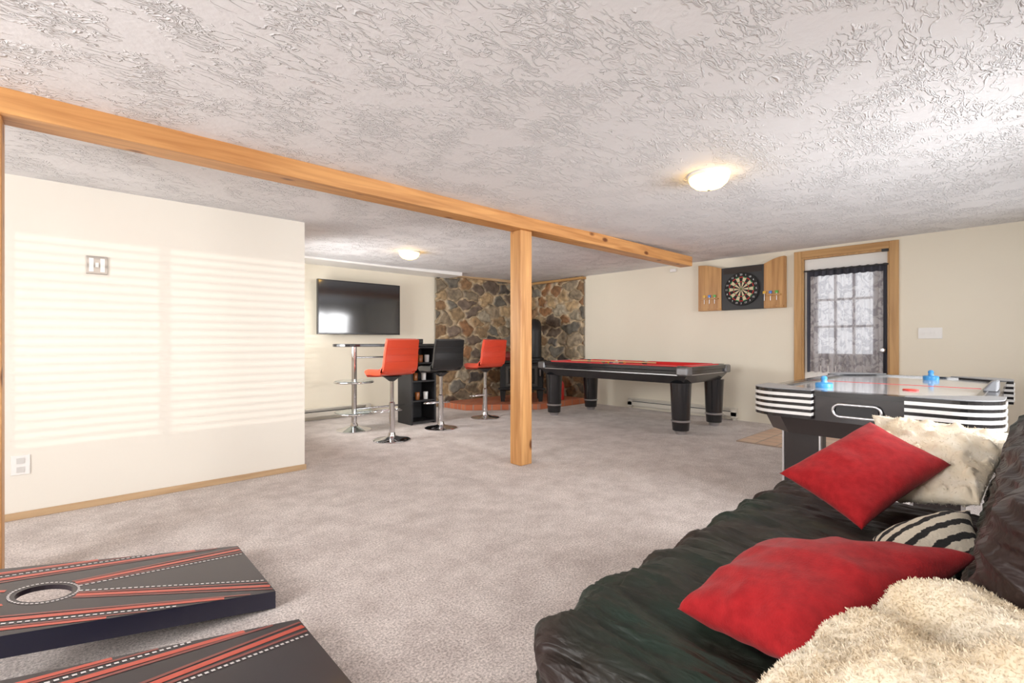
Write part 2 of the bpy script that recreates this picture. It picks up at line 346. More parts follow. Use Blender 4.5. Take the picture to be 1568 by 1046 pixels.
# wood stove
e=empty('wood_stove',(5.76,5.98,.09),math.radians(-43)); e.scale=(1.22,1.1,1.05)
box('body',(-.3,-.24,.18),(.3,.24,.62),m_iron,e,.02)
box('top_plate',(-.36,-.29,.62),(.36,.29,.655),m_iron,e,.01)
box('ash_lip',(-.32,-.33,.2),(.32,-.24,.225),m_iron,e,.005)
boxes('door_frame',[((-.22,-.262,.25),(.22,-.24,.29)),((-.22,-.262,.53),(.22,-.24,.57)),((-.22,-.262,.29),(-.18,-.24,.53)),((.18,-.262,.29),(.22,-.24,.53))],M('stove_trim',(.06,.055,.05),.45,.5),e,.004)
box('door_glass',(-.18,-.25,.29),(.18,-.243,.53),M('stove_glass',(.008,.007,.006),.25,spec=.3),e)
tube('handle',[(.25,-.26,.42),(.25,-.31,.42),(.25,-.32,.52)],.01,m_silver,e)
for i,(x,y) in enumerate([(-.26,-.2),(.26,-.2),(-.26,.2),(.26,.2)]):
    prism('leg_%d'%(i+1),[(x-.025,y-.025),(x+.025,y-.025),(x+.025,y+.025),(x-.025,y+.025)],0,.18,m_iron,e,top=[(x-.04,y-.04),(x+.04,y-.04),(x+.04,y+.04),(x-.04,y+.04)])
tube('flue_pipe',[(.2,.05,.65),(.2,.05,1.12)]+[(.2,.05+.14*(1-math.cos(t)),1.12+.14*math.sin(t)) for t in [k*math.pi/16 for k in range(1,9)]]+[(.2,.72,1.26)],.085,m_iron,e)
lathe('flue_collar',[(.12,0),(.12,.03),(.09,.05)],m_iron,e,(.2,.05,.655))
lathe('kettle',[(.02,0),(.09,.0),(.11,.05),(.09,.11),(.03,.14),(.001,.15)],M('kettle_red_enamel',(.16,.02,.015),.3),e,(-.2,-.05,.655))
lathe('fire_extinguisher',[(.06,0),(.065,.02),(.065,.26),(.045,.31),(.02,.33),(.02,.37),(.001,.38)],M('extinguisher_red',(.5,.02,.015),.3),None,(6.3,5.56,.09))

# ------------------------------------------------------------- baseboard heaters
m_heat=M('heater_enamel',(.70,.66,.58),.4,.2)
e=empty('baseboard_heater'); a,b=2.77,4.53
boxes('cover',[((XR-.02,a,.03),(XR,b,.17)),((XR-.07,a,.055),(XR-.06,b,.115)),((XR-.065,a,.155),(XR-.02,b,.17)),((XR-.07,a,.03),(XR-.02,a+.08,.155)),((XR-.07,b-.08,.03),(XR-.02,b,.155))],m_heat,e,.003)
box('fins',(XR-.058,a+.08,.06),(XR-.02,b-.08,.12),m_blackm,e)
boxes('feet',[((XR-.06,a+.02,0),(XR-.01,a+.05,.03)),((XR-.06,b-.05,0),(XR-.01,b-.02,.03))],m_heat,e)
e=empty('baseboard_heater'); a,b=1.7,3.35
boxes('cover',[((a,YT-.02,.03),(b,YT,.17)),((a,YT-.07,.055),(b,YT-.06,.115)),((a,YT-.065,.155),(b,YT-.02,.17)),((b-.08,YT-.07,.03),(b,YT-.02,.155)),((a,YT-.07,.03),(a+.08,YT-.02,.155))],m_heat,e,.003)
box('fins',(a+.08,YT-.058,.06),(b-.08,YT-.02,.12),m_blackm,e)
boxes('feet',[((a+.02,YT-.06,0),(a+.05,YT-.01,.03)),((b-.05,YT-.06,0),(b-.02,YT-.01,.03))],m_heat,e)

# ------------------------------------------------------------- TV
e=empty('flat_screen_tv')
box('housing',(2.5,6.60,1.2),(3.76,6.645,1.96),m_black,e,.006)
box('screen',(2.52,6.597,1.225),(3.74,6.601,1.945),M('tv_screen',(.012,.014,.018),.09,spec=1.0,coat=1.0),e)
box('back_bulge',(2.75,6.645,1.3),(3.5,6.69,1.8),m_blackm,e,.01)
boxes('wall_bracket',[((2.9,6.69,1.4),(3.35,6.8,1.45)),((2.9,6.69,1.65),(3.35,6.8,1.7))],m_blackm,e)

# ------------------------------------------------------------- bar table
e=empty('bar_table')
poly=arc(3.95,5.675,.225,-90,90)+arc(2.57,5.675,.225,90,270)
prism('top',poly,1.035,1.07,m_black,e,.006)
lathe('pole',[(.032,.02),(.032,1.035)],m_chrome,e,(2.6,5.68,0),24)
lathe('base',[(.21,0),(.21,.012),(.15,.03),(.05,.06),(.034,.1)],m_chrome,e,(2.6,5.68,0))
ring=arc(2.6,5.68,.23,0,360,32)[:-1]
tube('foot_ring',[(x,y,.6) for x,y in ring],.011,m_chrome,e,True)
tube('foot_ring_spoke',[(2.37,5.68,.6),(2.83,5.68,.6)],.009,m_chrome,e)
tube('lower_ring',[(x,y,.22) for x,y in ring],.009,m_chrome,e,True)
tube('lower_spoke',[(2.37,5.68,.22),(2.83,5.68,.22)],.009,m_chrome,e)
mg,nt,bb=newmat('shelf_glass'); bb.inputs['Base Color'].default_value=(.75,.85,.82,1); bb.inputs['Roughness'].default_value=.03; bb.inputs['Transmission Weight'].default_value=.9
prism('glass_shelf_upper',ring,.607,.617,mg,e); prism('glass_shelf_lower',ring,.227,.237,mg,e)
tube('stretcher',[(2.63,5.68,.26),(3.3,5.68,.26)],.013,m_chrome,e)
tube('stretcher_upper',[(2.63,5.68,.9),(3.3,5.68,.9)],.011,m_chrome,e)
L=[((3.3,5.5,0),(3.325,5.85,1.035)),((3.66,5.5,0),(3.685,5.85,1.035)),((3.325,5.83,0),(3.66,5.85,1.035))]
for z in(.02,.3,.56,.8,1.01): L.append(((3.325,5.5,z),(3.66,5.83,z+.02)))
boxes('storage_tower',L,m_blackm,e)
m_gl=M('white_ceramic',(.8,.8,.78),.2)
for i,(x,z) in enumerate([(3.4,.82),(3.5,.82),(3.6,.82),(3.42,.58),(3.55,.58),(3.45,.32),(3.58,.32)]):
    lathe('cup_%d'%(i+1),[(.03,0),(.035,.09),(.03,.1)],m_gl if i%2==0 else M('amber_glass_%d'%i,(.35,.12,.03),.2),e,(x,5.6,z),16)
boxes('counter_box',[((3.36,5.62,1.07),(3.56,5.78,1.135))],m_black,e,.01)

# ------------------------------------------------------------- bar stools
def stool(x,y,col,rot=0):
    e=empty('bar_stool',(x,y,0),rot)
    lathe('base',[(.205,0),(.205,.01),(.19,.018),(.10,.03),(.045,.05),(.034,.09)],m_chrome,e)
    lathe('column',[(.032,.05),(.032,.42),(.022,.43),(.022,.70)],m_chrome,e,seg=24)
    lathe('swivel_plate',[(.03,.66),(.08,.70),(.11,.715)],m_blackm,e,seg=24)
    loop=[(-.03,0,.33),(-.15,.06,.32),(-.17,.13,.315),(-.14,.19,.31),(-.06,.215,.31),(.06,.215,.31),(.14,.19,.31),(.17,.13,.315),(.15,.06,.32),(.03,0,.33)]
    tube('footrest',loop,.011,m_chrome,e)
    mt=M('stool_vinyl_'+str(round(x*100)),col,.32,bump=(120,.08,.002),coat=.15)
    prof=[(.24,-.045),(.22,-.012),(.15,.0),(.03,-.004),(-.08,.0),(-.15,.018),(-.19,.06),(-.205,.13),(-.215,.22),(-.235,.31),(-.25,.37)]
    nw=9;V=[];F=[]
    dense=[]
    for k in range(len(prof)-1):
        for s in range(4):
            t=s/4; dense.append((prof[k][0]*(1-t)+prof[k+1][0]*t,prof[k][1]*(1-t)+prof[k+1][1]*t))
    dense.append(prof[-1]); nd=len(dense)
    for k,(py,pz) in enumerate(dense):
        fr=k/(nd-1); w=.205 if fr<.5 else .205-.02*(fr-.5)*2
        if fr<.06: w-=.02*(1-fr/.06)
        for i in range(nw):
            u=-1+2*i/(nw-1); cur=.018*u*u*(1 if fr>.45 else .4)
            V.append((u*w,py+(cur if fr>.5 else 0),.755+pz+(cur if fr<=.5 else 0)))
    for k in range(nd-1):
        for i in range(nw-1):
            a=k*nw+i; F.append((a,a+1,a+nw+1,a+nw))
    ob=mesh('seat_shell',V,F,mt,e,True)
    s=ob.modifiers.new('sol','SOLIDIFY'); s.thickness=.06; s.offset=0
    b=ob.modifiers.new('bev','BEVEL'); b.width=.018; b.segments=3; b.limit_method='ANGLE'; b.angle_limit=math.radians(50)
    for j,z in enumerate((.13,.2,.27)):
        yy=-.205-(z-.13)*.32
        tube('seam_%d'%j,[(u*.19,yy-.033+.018*u*u,.755+z) for u in(-1,-.5,0,.5,1)],.003,mt,e)
        tube('seam_front_%d'%j,[(u*.19,yy+.029+.018*u*u,.755+z) for u in(-1,-.5,0,.5,1)],.003,mt,e)
    return e
stool(2.65,4.83,(.66,.065,.024))
stool(3.47,5.07,(.012,.012,.013),math.radians(-8))
stool(4.41,5.33,(.60,.055,.024),math.radians(-4))

# ------------------------------------------------------------- pool table
e=empty('pool_table')
x0,x1,y0,y1=5.17,6.33,2.66,5.0
m_felt=M('red_felt',(.60,.02,.018),.95,bump=(300,.2,.001),sheen=.1)
prism('cabinet',[(x0+.09,y0+.09),(x1-.09,y0+.09),(x1-.09,y1-.09),(x0+.09,y1-.09)],.60,.70,m_black,e,.006,top=[(x0+.02,y0+.02),(x1-.02,y0+.02),(x1-.02,y1-.02),(x0+.02,y1-.02)])
box('cabinet_upper',(x0+.02,y0+.02,.70),(x1-.02,y1-.02,.755),m_black,e,.004)
box('apron_stripe',(x0+.012,y0+.012,.702),(x1-.012,y1-.012,.712),m_silver,e)
r=.125
box('bed',(x0+.1,y0+.1,.755),(x1-.1,y1-.1,.768),m_felt,e)
boxes('rails',[((x0,y0+.09,.755),(x0+r,y1-.09,.805)),((x1-r,y0+.09,.755),(x1,y1-.09,.805)),((x0+.09,y0,.755),(x1-.09,y0+r,.805)),((x0+.09,y1-r,.755),(x1-.09,y1,.805))],m_black,e,.008)
boxes('cushions',[((x0+r-.07,y0+.2,.765),(x0+r+.04,3.78,.813)),((x0+r-.07,3.88,.765),(x0+r+.04,y1-.2,.813)),((x1-r-.04,y0+.2,.765),(x1-r+.07,3.78,.813)),((x1-r-.04,3.88,.765),(x1-r+.07,y1-.2,.813)),((x0+.2,y0+r-.07,.765),(x1-.2,y0+r+.04,.813)),((x0+.2,y1-r-.04,.765),(x1-.2,y1-r+.07,.813))],m_felt,e,.006)
boxes('corner_castings',[((a-.012 if a==x0 else a-.13,b-.012 if b==y0 else b-.13,.70),(a+.13 if a==x0 else a+.012,b+.13 if b==y0 else b+.012,.803)) for a in(x0,x1) for b in(y0,y1)],M('casting_grey',(.22,.22,.23),.3,.8),e,.02)
k=0
for a in(x0,x1):
    for b in(y0,y1):
        k+=1; sx=1 if a==x0 else -1; sy=1 if b==y0 else -1
        lathe('corner_pocket_%d'%k,[(.055,.80),(.065,.808),(.05,.809),(.001,.8095)],m_blackm,e,(a+sx*.1,b+sy*.1,0),20)
for i,a in enumerate((x0+.11,x1-.11)):
    lathe('side_pocket_%d'%i,[(.05,.80),(.055,.807),(.001,.8075)],m_blackm,e,(a,3.83,0),20)
k=0
for a in(5.34,6.22):
    for b in(2.82,4.84):
        k+=1; ob=lathe('leg_%d'%k,[(.085,.045),(.095,.05),(.10,.12),(.105,.2),(.12,.56),(.125,.61)],m_black,e,(a,b,0),32)
        lathe('leg_foot_%d'%k,[(.055,0),(.065,.03),(.088,.05),(.09,.065)],m_silver,e,(a,b,0),32)
        lathe('leg_band_%d'%k,[(.108,.15),(.112,.155),(.112,.17),(.106,.175)],m_silver,e,(a,b,0),32)
cols=[(.9,.88,.8),(.8,.6,.02),(.02,.05,.4),(.6,.02,.02),(.15,.02,.2),(.8,.2,.02),(.02,.2,.05),(.02,.02,.02),(.9,.9,.85)]
for i,c in enumerate(cols):
    a=i*2.4; rr=.04*math.sqrt(i)+.01
    ob=lathe('ball_%d'%i,[(.001,-.0285)]+[(.0285*math.cos(t),.0285*math.sin(t)) for t in [math.radians(q) for q in range(-75,90,15)]]+[(.001,.0285)],M('ball_%d'%i,c,.1,coat=.5),e,(5.75+rr*math.cos(a)*1.3,4.05+rr*math.sin(a)*1.6,.797),16)
tube('cue_stick',[(5.45,4.6,.823),(5.6,3.3,.823)],.009,wood('cue_wood',(.6,.4,.2),(.5,.3,.15),'Y',knots=False),e)

# ------------------------------------------------------------- dartboard cabinet
e=empty('dartboard_cabinet')
ya,yb=2.40,2.965; za,zb=1.54,2.13
m_cabZ=wood('cabinet_wood',(.56,.31,.11),(.38,.18,.055),'Z',knots=False)
boxes('carcass',[((XR-.09,ya,za),(XR-.075,yb,zb)),((XR-.075,ya,za),(XR,ya+.02,zb)),((XR-.075,yb-.02,za),(XR,yb,zb)),((XR-.075,ya,za),(XR,yb,za+.02)),((XR-.075,ya,zb-.02),(XR,yb,zb))],m_blackm,e,.003)
box('score_header',(XR-.094,ya+.03,zb-.09),(XR-.09,yb-.03,zb-.015),M('dark_felt',(.04,.03,.025),.8),e)
def door_panel(name,yi,yo):
    n=8; P=[(yi,za),(yo,za)]
    for k in range(n+1):
        t=k/n; P.append((yo+(yi-yo)*t,2.13+.075*math.cos(t*math.pi/2)))
    V=[(XR-.10,p[0],p[1]) for p in P]+[(XR-.02,p[0],p[1]) for p in P]; m=len(P)
    F=[tuple(range(m)),tuple(reversed(range(m,2*m)))]+[(i,(i+1)%m,(i+1)%m+m,i+m) for i in range(m)]
    mesh(name,V,F,m_cabZ,e)
    lo,hi=min(yi,yo),max(yi,yo)
    boxes(name+'_rail',[((XR-.115,lo+.01,za+.01),(XR-.10,hi-.01,za+.035)),((XR-.125,lo+.04,za+.16),(XR-.10,hi-.04,za+.18))],m_cabZ,e,.002)
    for q in range(3):
        yy=lo+.09+q*.075; c=[(.1,.4,.05),(.05,.2,.6),(.7,.4,.02)][q]
        tube(name+'_dart_%d'%q,[(XR-.115,yy,za+.10),(XR-.115,yy,za+.20)],.004,m_silver,e)
        boxes(name+'_flight_%d'%q,[((XR-.118,yy-.018,za+.19),(XR-.112,yy+.018,za+.225))],M(name+'fl%d'%q,c,.4),e)
door_panel('cabinet_door_a',yb,3.30); door_panel('cabinet_door_b',ya,2.15)
bc=(XR-.10,2.682,1.815); R=.225
bm=[M('board_black',(.015,.015,.015),.8),M('board_cream',(.62,.52,.34),.8),M('board_red',(.45,.02,.02),.7),M('board_green',(.02,.22,.08),.7)]
ob=lathe('board_body',[(R,0),(R,.035),(R-.003,.037)],bm[0],e,seg=60); ob.rotation_euler=(0,-math.pi/2,0); ob.location=(XR-.09,bc[1],bc[2])
V=[];F=[];I=[]; xx=XR-.1285
rings=[(.016,.095,0),(.095,.107,1),(.107,.158,0),(.158,.17,1)]
for s in range(20):
    a0=math.radians(s*18-9); a1=math.radians(s*18+9)
    for r0,r1,k in rings:
        o=len(V); 
        for r_,a in((r0,a0),(r1,a0),(r1,a1),(r0,a1)): V.append((xx,bc[1]-r_*math.sin(a),bc[2]+r_*math.cos(a)))
        F.append((o,o+1,o+2,o+3)); I.append((s%2==1)*1 if k==0 else (2 if s%2==0 else 3))
mesh('board_segments',V,F,bm,e,midx=I)
ob=lathe('bullseye',[(.016,0),(.016,.002)],bm[3],e,seg=20,smooth=False); ob.rotation_euler=(0,-math.pi/2,0); ob.location=(xx,bc[1],bc[2])
ob=lathe('bullseye_inner',[(.007,0),(.007,.003)],bm[2],e,seg=20,smooth=False); ob.rotation_euler=(0,-math.pi/2,0); ob.location=(xx,bc[1],bc[2])
nums=[20,1,18,4,13,6,10,15,2,17,3,19,7,16,8,11,14,9,12,5]
m_num=M('number_white',(.8,.8,.8),.5)
for i,nn in enumerate(nums):
    a=math.radians(i*18); c=bpy.data.curves.new('number','FONT'); c.body=str(nn); c.size=.034; c.align_x='CENTER'; c.align_y='CENTER'; c.materials.append(m_num)
    ob=link(bpy.data.objects.new('number_%d'%nn,c),e); ob.location=(xx-.002,bc[1]-.197*math.sin(a),bc[2]+.197*math.cos(a)); ob.rotation_euler=(math.pi/2,0,-math.pi/2)

# ------------------------------------------------------------- air hockey table
e=empty('air_hockey_table')
x0,x1,y0,y1=3.33,5.5,.12,1.24; T=.80
ch=.14
def octo(i):
    a,b,c,d=x0+i,x1-i,y0+i,y1-i
    return [(a+ch,c),(b-ch,c),(b,c+ch),(b,d-ch),(b-ch,d),(a+ch,d),(a,d-ch),(a,c+ch)]
m_ahb=M('hockey_cabinet_dark',(.016,.010,.010),.3,coat=.3)
prism('cabinet',octo(.05),.52,.62,m_ahb,e,top=octo(.015))
prism('apron',octo(.015),.62,T-.03,m_ahb,e)
m_play=M('play_surface',(.62,.63,.64),.12,coat=.5)
prism('play_surface_bed',octo(.07),T-.03,T-.012,m_play,e)
ro,ri=octo(0),octo(.085); V=[(p[0],p[1],T-.03) for p in ro]+[(p[0],p[1],T) for p in ro]+[(p[0],p[1],T) for p in ri]+[(p[0],p[1],T-.014) for p in ri]; F=[]
for k in range(3):
    for i in range(8): F.append((k*8+i,k*8+(i+1)%8,(k+1)*8+(i+1)%8,(k+1)*8+i))
mesh('rim',V,F,m_black,e)
rm=octo(.05);rn=octo(.058);V=[(p[0],p[1],T+.001) for p in rm]+[(p[0],p[1],T+.001) for p in rn];mesh('rim_inlay',V,[(i,(i+1)%8,(i+1)%8+8,i+8) for i in range(8)],m_silver,e)
m_hw=M('stripe_white',(.85,.85,.84),.25,coat=.3)
k=0
for sx,cx in((1,x0),(-1,x1)):
    for sy,cy in((1,y0),(-1,y1)):
        k+=1
        def cp(g):
            P=[(.34,-.035-g)]+[(.15+(.185+g)*math.cos(math.radians(q)),.15+(.185+g)*math.sin(math.radians(q))) for q in range(270,179,-9)]+[(-.035-g,.34),(.03,.34),(.34,.03)]
            Q=[(cx+sx*a,cy+sy*b) for a,b in P]
            return Q if sx*sy<0 else Q[::-1]
        nl=9; h=.17/nl
        for i in range(nl):
            z=T-.17+i*h
            prism('corner_%d_band_%d'%(k,i),cp(.004 if i%2 else 0),z,z+h,m_hw if i%2 else m_black,e)
        prism('corner_%d_cap'%k,cp(0),T,T+.006,M('cap_grey_%d'%k,(.25,.26,.28),.3),e,.003)
pts=[(x0-.005,y,z) for y,z in (arc(.76,.695,.036,90,-90,10)+arc(.60,.695,.036,270,90,10))]
tube('goal_ring',pts,.008,m_silver,e,True)
box('goal_recess',(x0+.0,.58,.66),(x0+.012,.78,.73),m_blackm,e)
for i,(xa_,ya_) in enumerate([(x0+.16,y0+.12),(x0+.16,y1-.34),(x1-.3,y0+.12),(x1-.3,y1-.34)]):
    boxes('leg_%d'%(i+1),[((xa_,ya_,.0),(xa_+.12,ya_+.22,.52),0),((xa_-.004,ya_-.004,.03),(xa_+.02,ya_+.012,.52),1),((xa_-.004,ya_+.208,.03),(xa_+.02,ya_+.224,.52),1)],[m_ahb,m_silver],e,.004)
box('leg_brace',(x0+.22,y0+.3,.25),(x0+.26,y1-.3,.37),m_black,e)
m_blue=M('mallet_blue',(.06,.32,.70),.3,coat=.3)
for i,(x,y) in enumerate([(3.76,.95),(5.15,.55)]):
    lathe('mallet_%d'%(i+1),[(.05,0),(.052,.01),(.052,.028),(.045,.034),(.02,.036),(.016,.05),(.02,.066),(.012,.078),(.001,.08)],m_blue,e,(x,y,T-.012),28)
lathe('puck',[(.04,0),(.042,.004),(.04,.008),(.001,.0085)],M('puck_red',(.7,.04,.03),.3),e,(3.95,.52,T-.012),28)
prism('score_unit',[(4.05,.13),(4.33,.13),(4.33,.2),(4.05,.2)],T,T+.06,M('score_grey',(.2,.21,.23),.4),e,.01,top=[(4.09,.13),(4.29,.13),(4.29,.16),(4.09,.16)])
tube('center_line',[(4.415,.22,T-.0115),(4.415,1.14,T-.0115)],.002,M('line_red',(.6,.05,.05),.5),e)

# ------------------------------------------------------------- cornhole boards
mb=M('board_graphite',(.022,.015,.022),.33,coat=.15); mr=M('board_stripe_red',(.60,.075,.04),.3,coat=.2); mr2=M('board_stripe_dull',(.25,.05,.04),.3,coat=.2); mw=M('board_stitch_white',(.75,.72,.72),.35); me_=M('board_edge_navy',(.012,.012,.03),.3,coat=.3)
def cornhole(yn):
    e=empty('cornhole_board')
    xf,xbk=.63,-.29; w=.60; zf,zb=.07,.235
    L=xf-xbk
    def P(u,v,dz=0):
        return (xf-L*u,yn+w*v,zf+(zb-zf)*u+dz)
    hu,hv,hr=.75,.5,.076; n=48
    ang=[2*math.pi*i/n for i in range(n)]
    inner=[(hu+hr/L*math.cos(a),hv+hr/w*math.sin(a)) for a in ang]
    outer=[]
    for a in ang:
        c,s=math.cos(a)/L,math.sin(a)/w; ts=[]
        if c>1e-9: ts.append((1-hu)/c)
        if c<-1e-9: ts.append(-hu/c)
        if s>1e-9: ts.append((1-hv)/s)
        if s<-1e-9: ts.append(-hv/s)
        t=min(ts); outer.append((hu+t*c,hv+t*s))
    for cc in((0,0),(0,1),(1,0),(1,1)):
        j=min(range(n),key=lambda k:(outer[k][0]-cc[0])**2+(outer[k][1]-cc[1])**2); outer[j]=cc
    V=[P(*p) for p in inner]+[P(*p) for p in outer]+[P(p[0],p[1],-.018) for p in inner]
    F=[(i,(i+1)%n,(i+1)%n+n,i+n) for i in range(n)]+[(i,i+2*n,(i+1)%n+2*n,(i+1)%n) for i in range(n)]
    mesh('deck',V,F,[mb],e)
    def rail(name,a):
        u0,u1,v0,v1=a; V=[P(u0,v0,-.069),P(u1,v0,-.069),P(u1,v1,-.069),P(u0,v1,-.069),P(u0,v0,-.0006),P(u1,v0,-.0006),P(u1,v1,-.0006),P(u0,v1,-.0006)]
        return mesh(name,V,BF,me_,e)
    rail('rail_near',(0,1,0,.03)); rail('rail_far',(0,1,.97,1)); rail('rail_front',(0,.025,.03,.97)); rail('rail_back',(.975,1,.03,.97))
    for i,v in enumerate((.05,.9)):
        x=xf-L*.93; y=yn+w*v; box('leg_%d'%(i+1),(x-.02,y,0),(x+.02,y+.03,.17),me_,e)
    V=[];F=[];I=[]
    def quad(p,q,wd,mi,dz):
        d=Vector(((q[0]-p[0])*L,(q[1]-p[1])*w)); d.normalize(); nrm=Vector((-d.y,d.x))*wd/2
        o=len(V)
        for (pt,s) in((p,1),(q,1),(q,-1),(p,-1)):
            u=cl(pt[0]+s*nrm.x/L); v=cl(pt[1]+s*nrm.y/w); V.append(P(u,v,dz))
        F.append((o,o+1,o+2,o+3)); I.append(mi)
    def dash(p,q,wd):
        l=math.hypot((q[0]-p[0])*L,(q[1]-p[1])*w); k=int(l/.018)
        for i in range(k):
            a=i/k;b=a+.6/k
            quad((p[0]+(q[0]-p[0])*a,p[1]+(q[1]-p[1])*a),(p[0]+(q[0]-p[0])*b,p[1]+(q[1]-p[1])*b),wd,2,.0017)
    for mir in(0,1):
        f=(lambda v:1-v) if mir else (lambda v:v)
        def ln(p,q,wd,k):
            p=(p[0],f(p[1]));q=(q[0],f(q[1]))
            if k==2: dash(p,q,wd)
            else: quad(p,q,wd,k,.0012)
        ln((.66,.40),(.005,.10),.022,0); ln((.655,.435),(.005,.16),.012,1); ln((.65,.46),(.005,.205),.009,2); ln((.67,.37),(.005,.045),.012,1)
        ln((.99,.23),(.20,.01),.024,0); ln((.99,.28),(.10,.012),.012,1); ln((.99,.18),(.36,.01),.009,2); ln((.99,.11),(.58,.01),.018,0); ln((.99,.14),(.46,.01),.010,1)
        ln((.86,.40),(.99,.345),.018,0)
    for i in range(44):
        a=2*math.pi*i/44; a2=a+.09; r=.092
        quad((hu+r/L*math.cos(a),hv+r/w*math.sin(a)),(hu+r/L*math.cos(a2),hv+r/w*math.sin(a2)),.007,2,.0016)
    mesh('deck_graphics',V,F,[mr,mr2,mw],e,midx=I)
cornhole(2.115); cornhole(1.245)

# ------------------------------------------------------------- soft goods
def fabric(name,c1,c2,rough,bs,bstr,sheen=.3,bd=.004,vs=30,spec=.3):
    m=M(name,c1,rough,bump=(bs,bstr,bd),var=(vs,c2),sheen=sheen,spec=spec); return m
def soft_box(name,lo,hi,r,mat,parent,fn,cuts=70):
    bm=bmesh.new(); bmesh.ops.create_cube(bm,size=1); bmesh.ops.subdivide_edges(bm,edges=bm.edges[:],cuts=cuts,use_grid_fill=True)
    lo=Vector(lo);hi=Vector(hi);c=(lo+hi)/2;h=(hi-lo)/2
    for v in bm.verts:
        p=Vector((v.co.x*2*h.x,v.co.y*2*h.y,v.co.z*2*h.z))
        q=Vector([max(-h[i]+r,min(h[i]-r,p[i])) for i in range(3)]); d=p-q
        if d.length>1e-6: nn=d.normalized(); p=q+nn*r
        else:
            nn=Vector((0,0,1))
        v.co=c+p; v.co+=nn*fn(v.co,nn)
    me=bpy.data.meshes.new(name); bm.to_mesh(me); bm.free(); me.materials.append(mat)
    me.polygons.foreach_set('use_smooth',[True]*len(me.polygons)); return link(bpy.data.objects.new(name,me),parent)
def nz(p,s,o=0): return noise.noise(Vector((p.x*s[0]+o,p.y*s[1]+o,p.z*s[2])))
def rid(x): return 1-abs(x)*2
def futon_mat():
    m,nt,b=newmat('futon_cover_fabric'); L=nt.links
    tc=N(nt,'ShaderNodeTexCoord')
    n=N(nt,'ShaderNodeTexNoise'); n.inputs['Scale'].default_value=1.4; n.inputs['Detail'].default_value=3; L.new(tc.outputs['Object'],n.inputs['Vector'])
    r=N(nt,'ShaderNodeValToRGB'); r.color_ramp.elements[0].position=.42; r.color_ramp.elements[1].position=.58
    r.color_ramp.elements[0].color=(.009,.023,.015,1); r.color_ramp.elements[1].color=(.024,.012,.010,1); L.new(n.outputs[0],r.inputs[0]); L.new(r.outputs[0],b.inputs['Base Color'])
    b.inputs['Roughness'].default_value=.47; b.inputs['Specular IOR Level'].default_value=.4; b.inputs['Sheen Weight'].default_value=.03
    prev=None
    for sc,rot,scale,st,ds in(((7,1.6,3),.35,1.6,.6,.05),((5,2,3),-.5,3.0,.5,.03),((1,1,1),0,320,.2,.002)):
        mp=N(nt,'ShaderNodeMapping'); mp.inputs['Scale'].default_value=sc; mp.inputs['Rotation'].default_value=(0,0,rot); L.new(tc.outputs['Object'],mp.inputs['Vector'])
        q=N(nt,'ShaderNodeTexNoise'); q.inputs['Scale'].default_value=scale; q.inputs['Detail'].default_value=3; q.inputs['Distortion'].default_value=.8 if scale<10 else 0; L.new(mp.outputs[0],q.inputs['Vector'])
        bp=N(nt,'ShaderNodeBump'); bp.inputs['Strength'].default_value=st; bp.inputs['Distance'].default_value=ds; L.new(q.outputs[0],bp.inputs['Height'])
        if prev: L.new(prev,bp.inputs['Normal'])
        prev=bp.outputs[0]
    L.new(prev,b.inputs['Normal']); return m
m_fut=futon_mat()
def fseat(p,n):
    w=nz(p,(1.5,1.5,1.5),7)*.25
    q=Vector((p.x+w,p.y+w*.7,p.z))
    a=.020*rid(nz(q,(9,1.8,3),1.3))+.012*rid(nz(q,(19,3.5,5),4.4))+.006*rid(nz(q,(38,8,9),2.4))+.016*nz(p,(2.2,2.2,2.2),9)
    if n.y>.3 or n.x<-.3: a+=.014*math.sin((p.x-p.y)*26+3*nz(p,(2,2,4),5))*min(1,max(n.y,-n.x))
    return a-.026
def fback(p,n):
    return .018*rid(nz(p,(3,5,12),2.3))+.012*rid(nz(p,(7,8,24),5.5))+.012*nz(p,(2,2,2),3)-.02
e=empty('futon_sofa')
soft_box('seat_mattress',(.80,-.02,.14),(2.66,.88,.43),.13,m_fut,e,fseat,170)
soft_box('skirt_cover',(.84,.0,.0),(2.60,.80,.24),.05,m_fut,e,lambda p,n:.012*rid(nz(p,(14,14,1),2)) if p.z>.02 else 0,60)
ob=soft_box('back_mattress',(1.15,-.10,.0),(2.74,.10,.45),.09,m_fut,e,fback,110)
ob.location=(0,.035,.39); ob.rotation_euler=(math.radians(14),0,0)
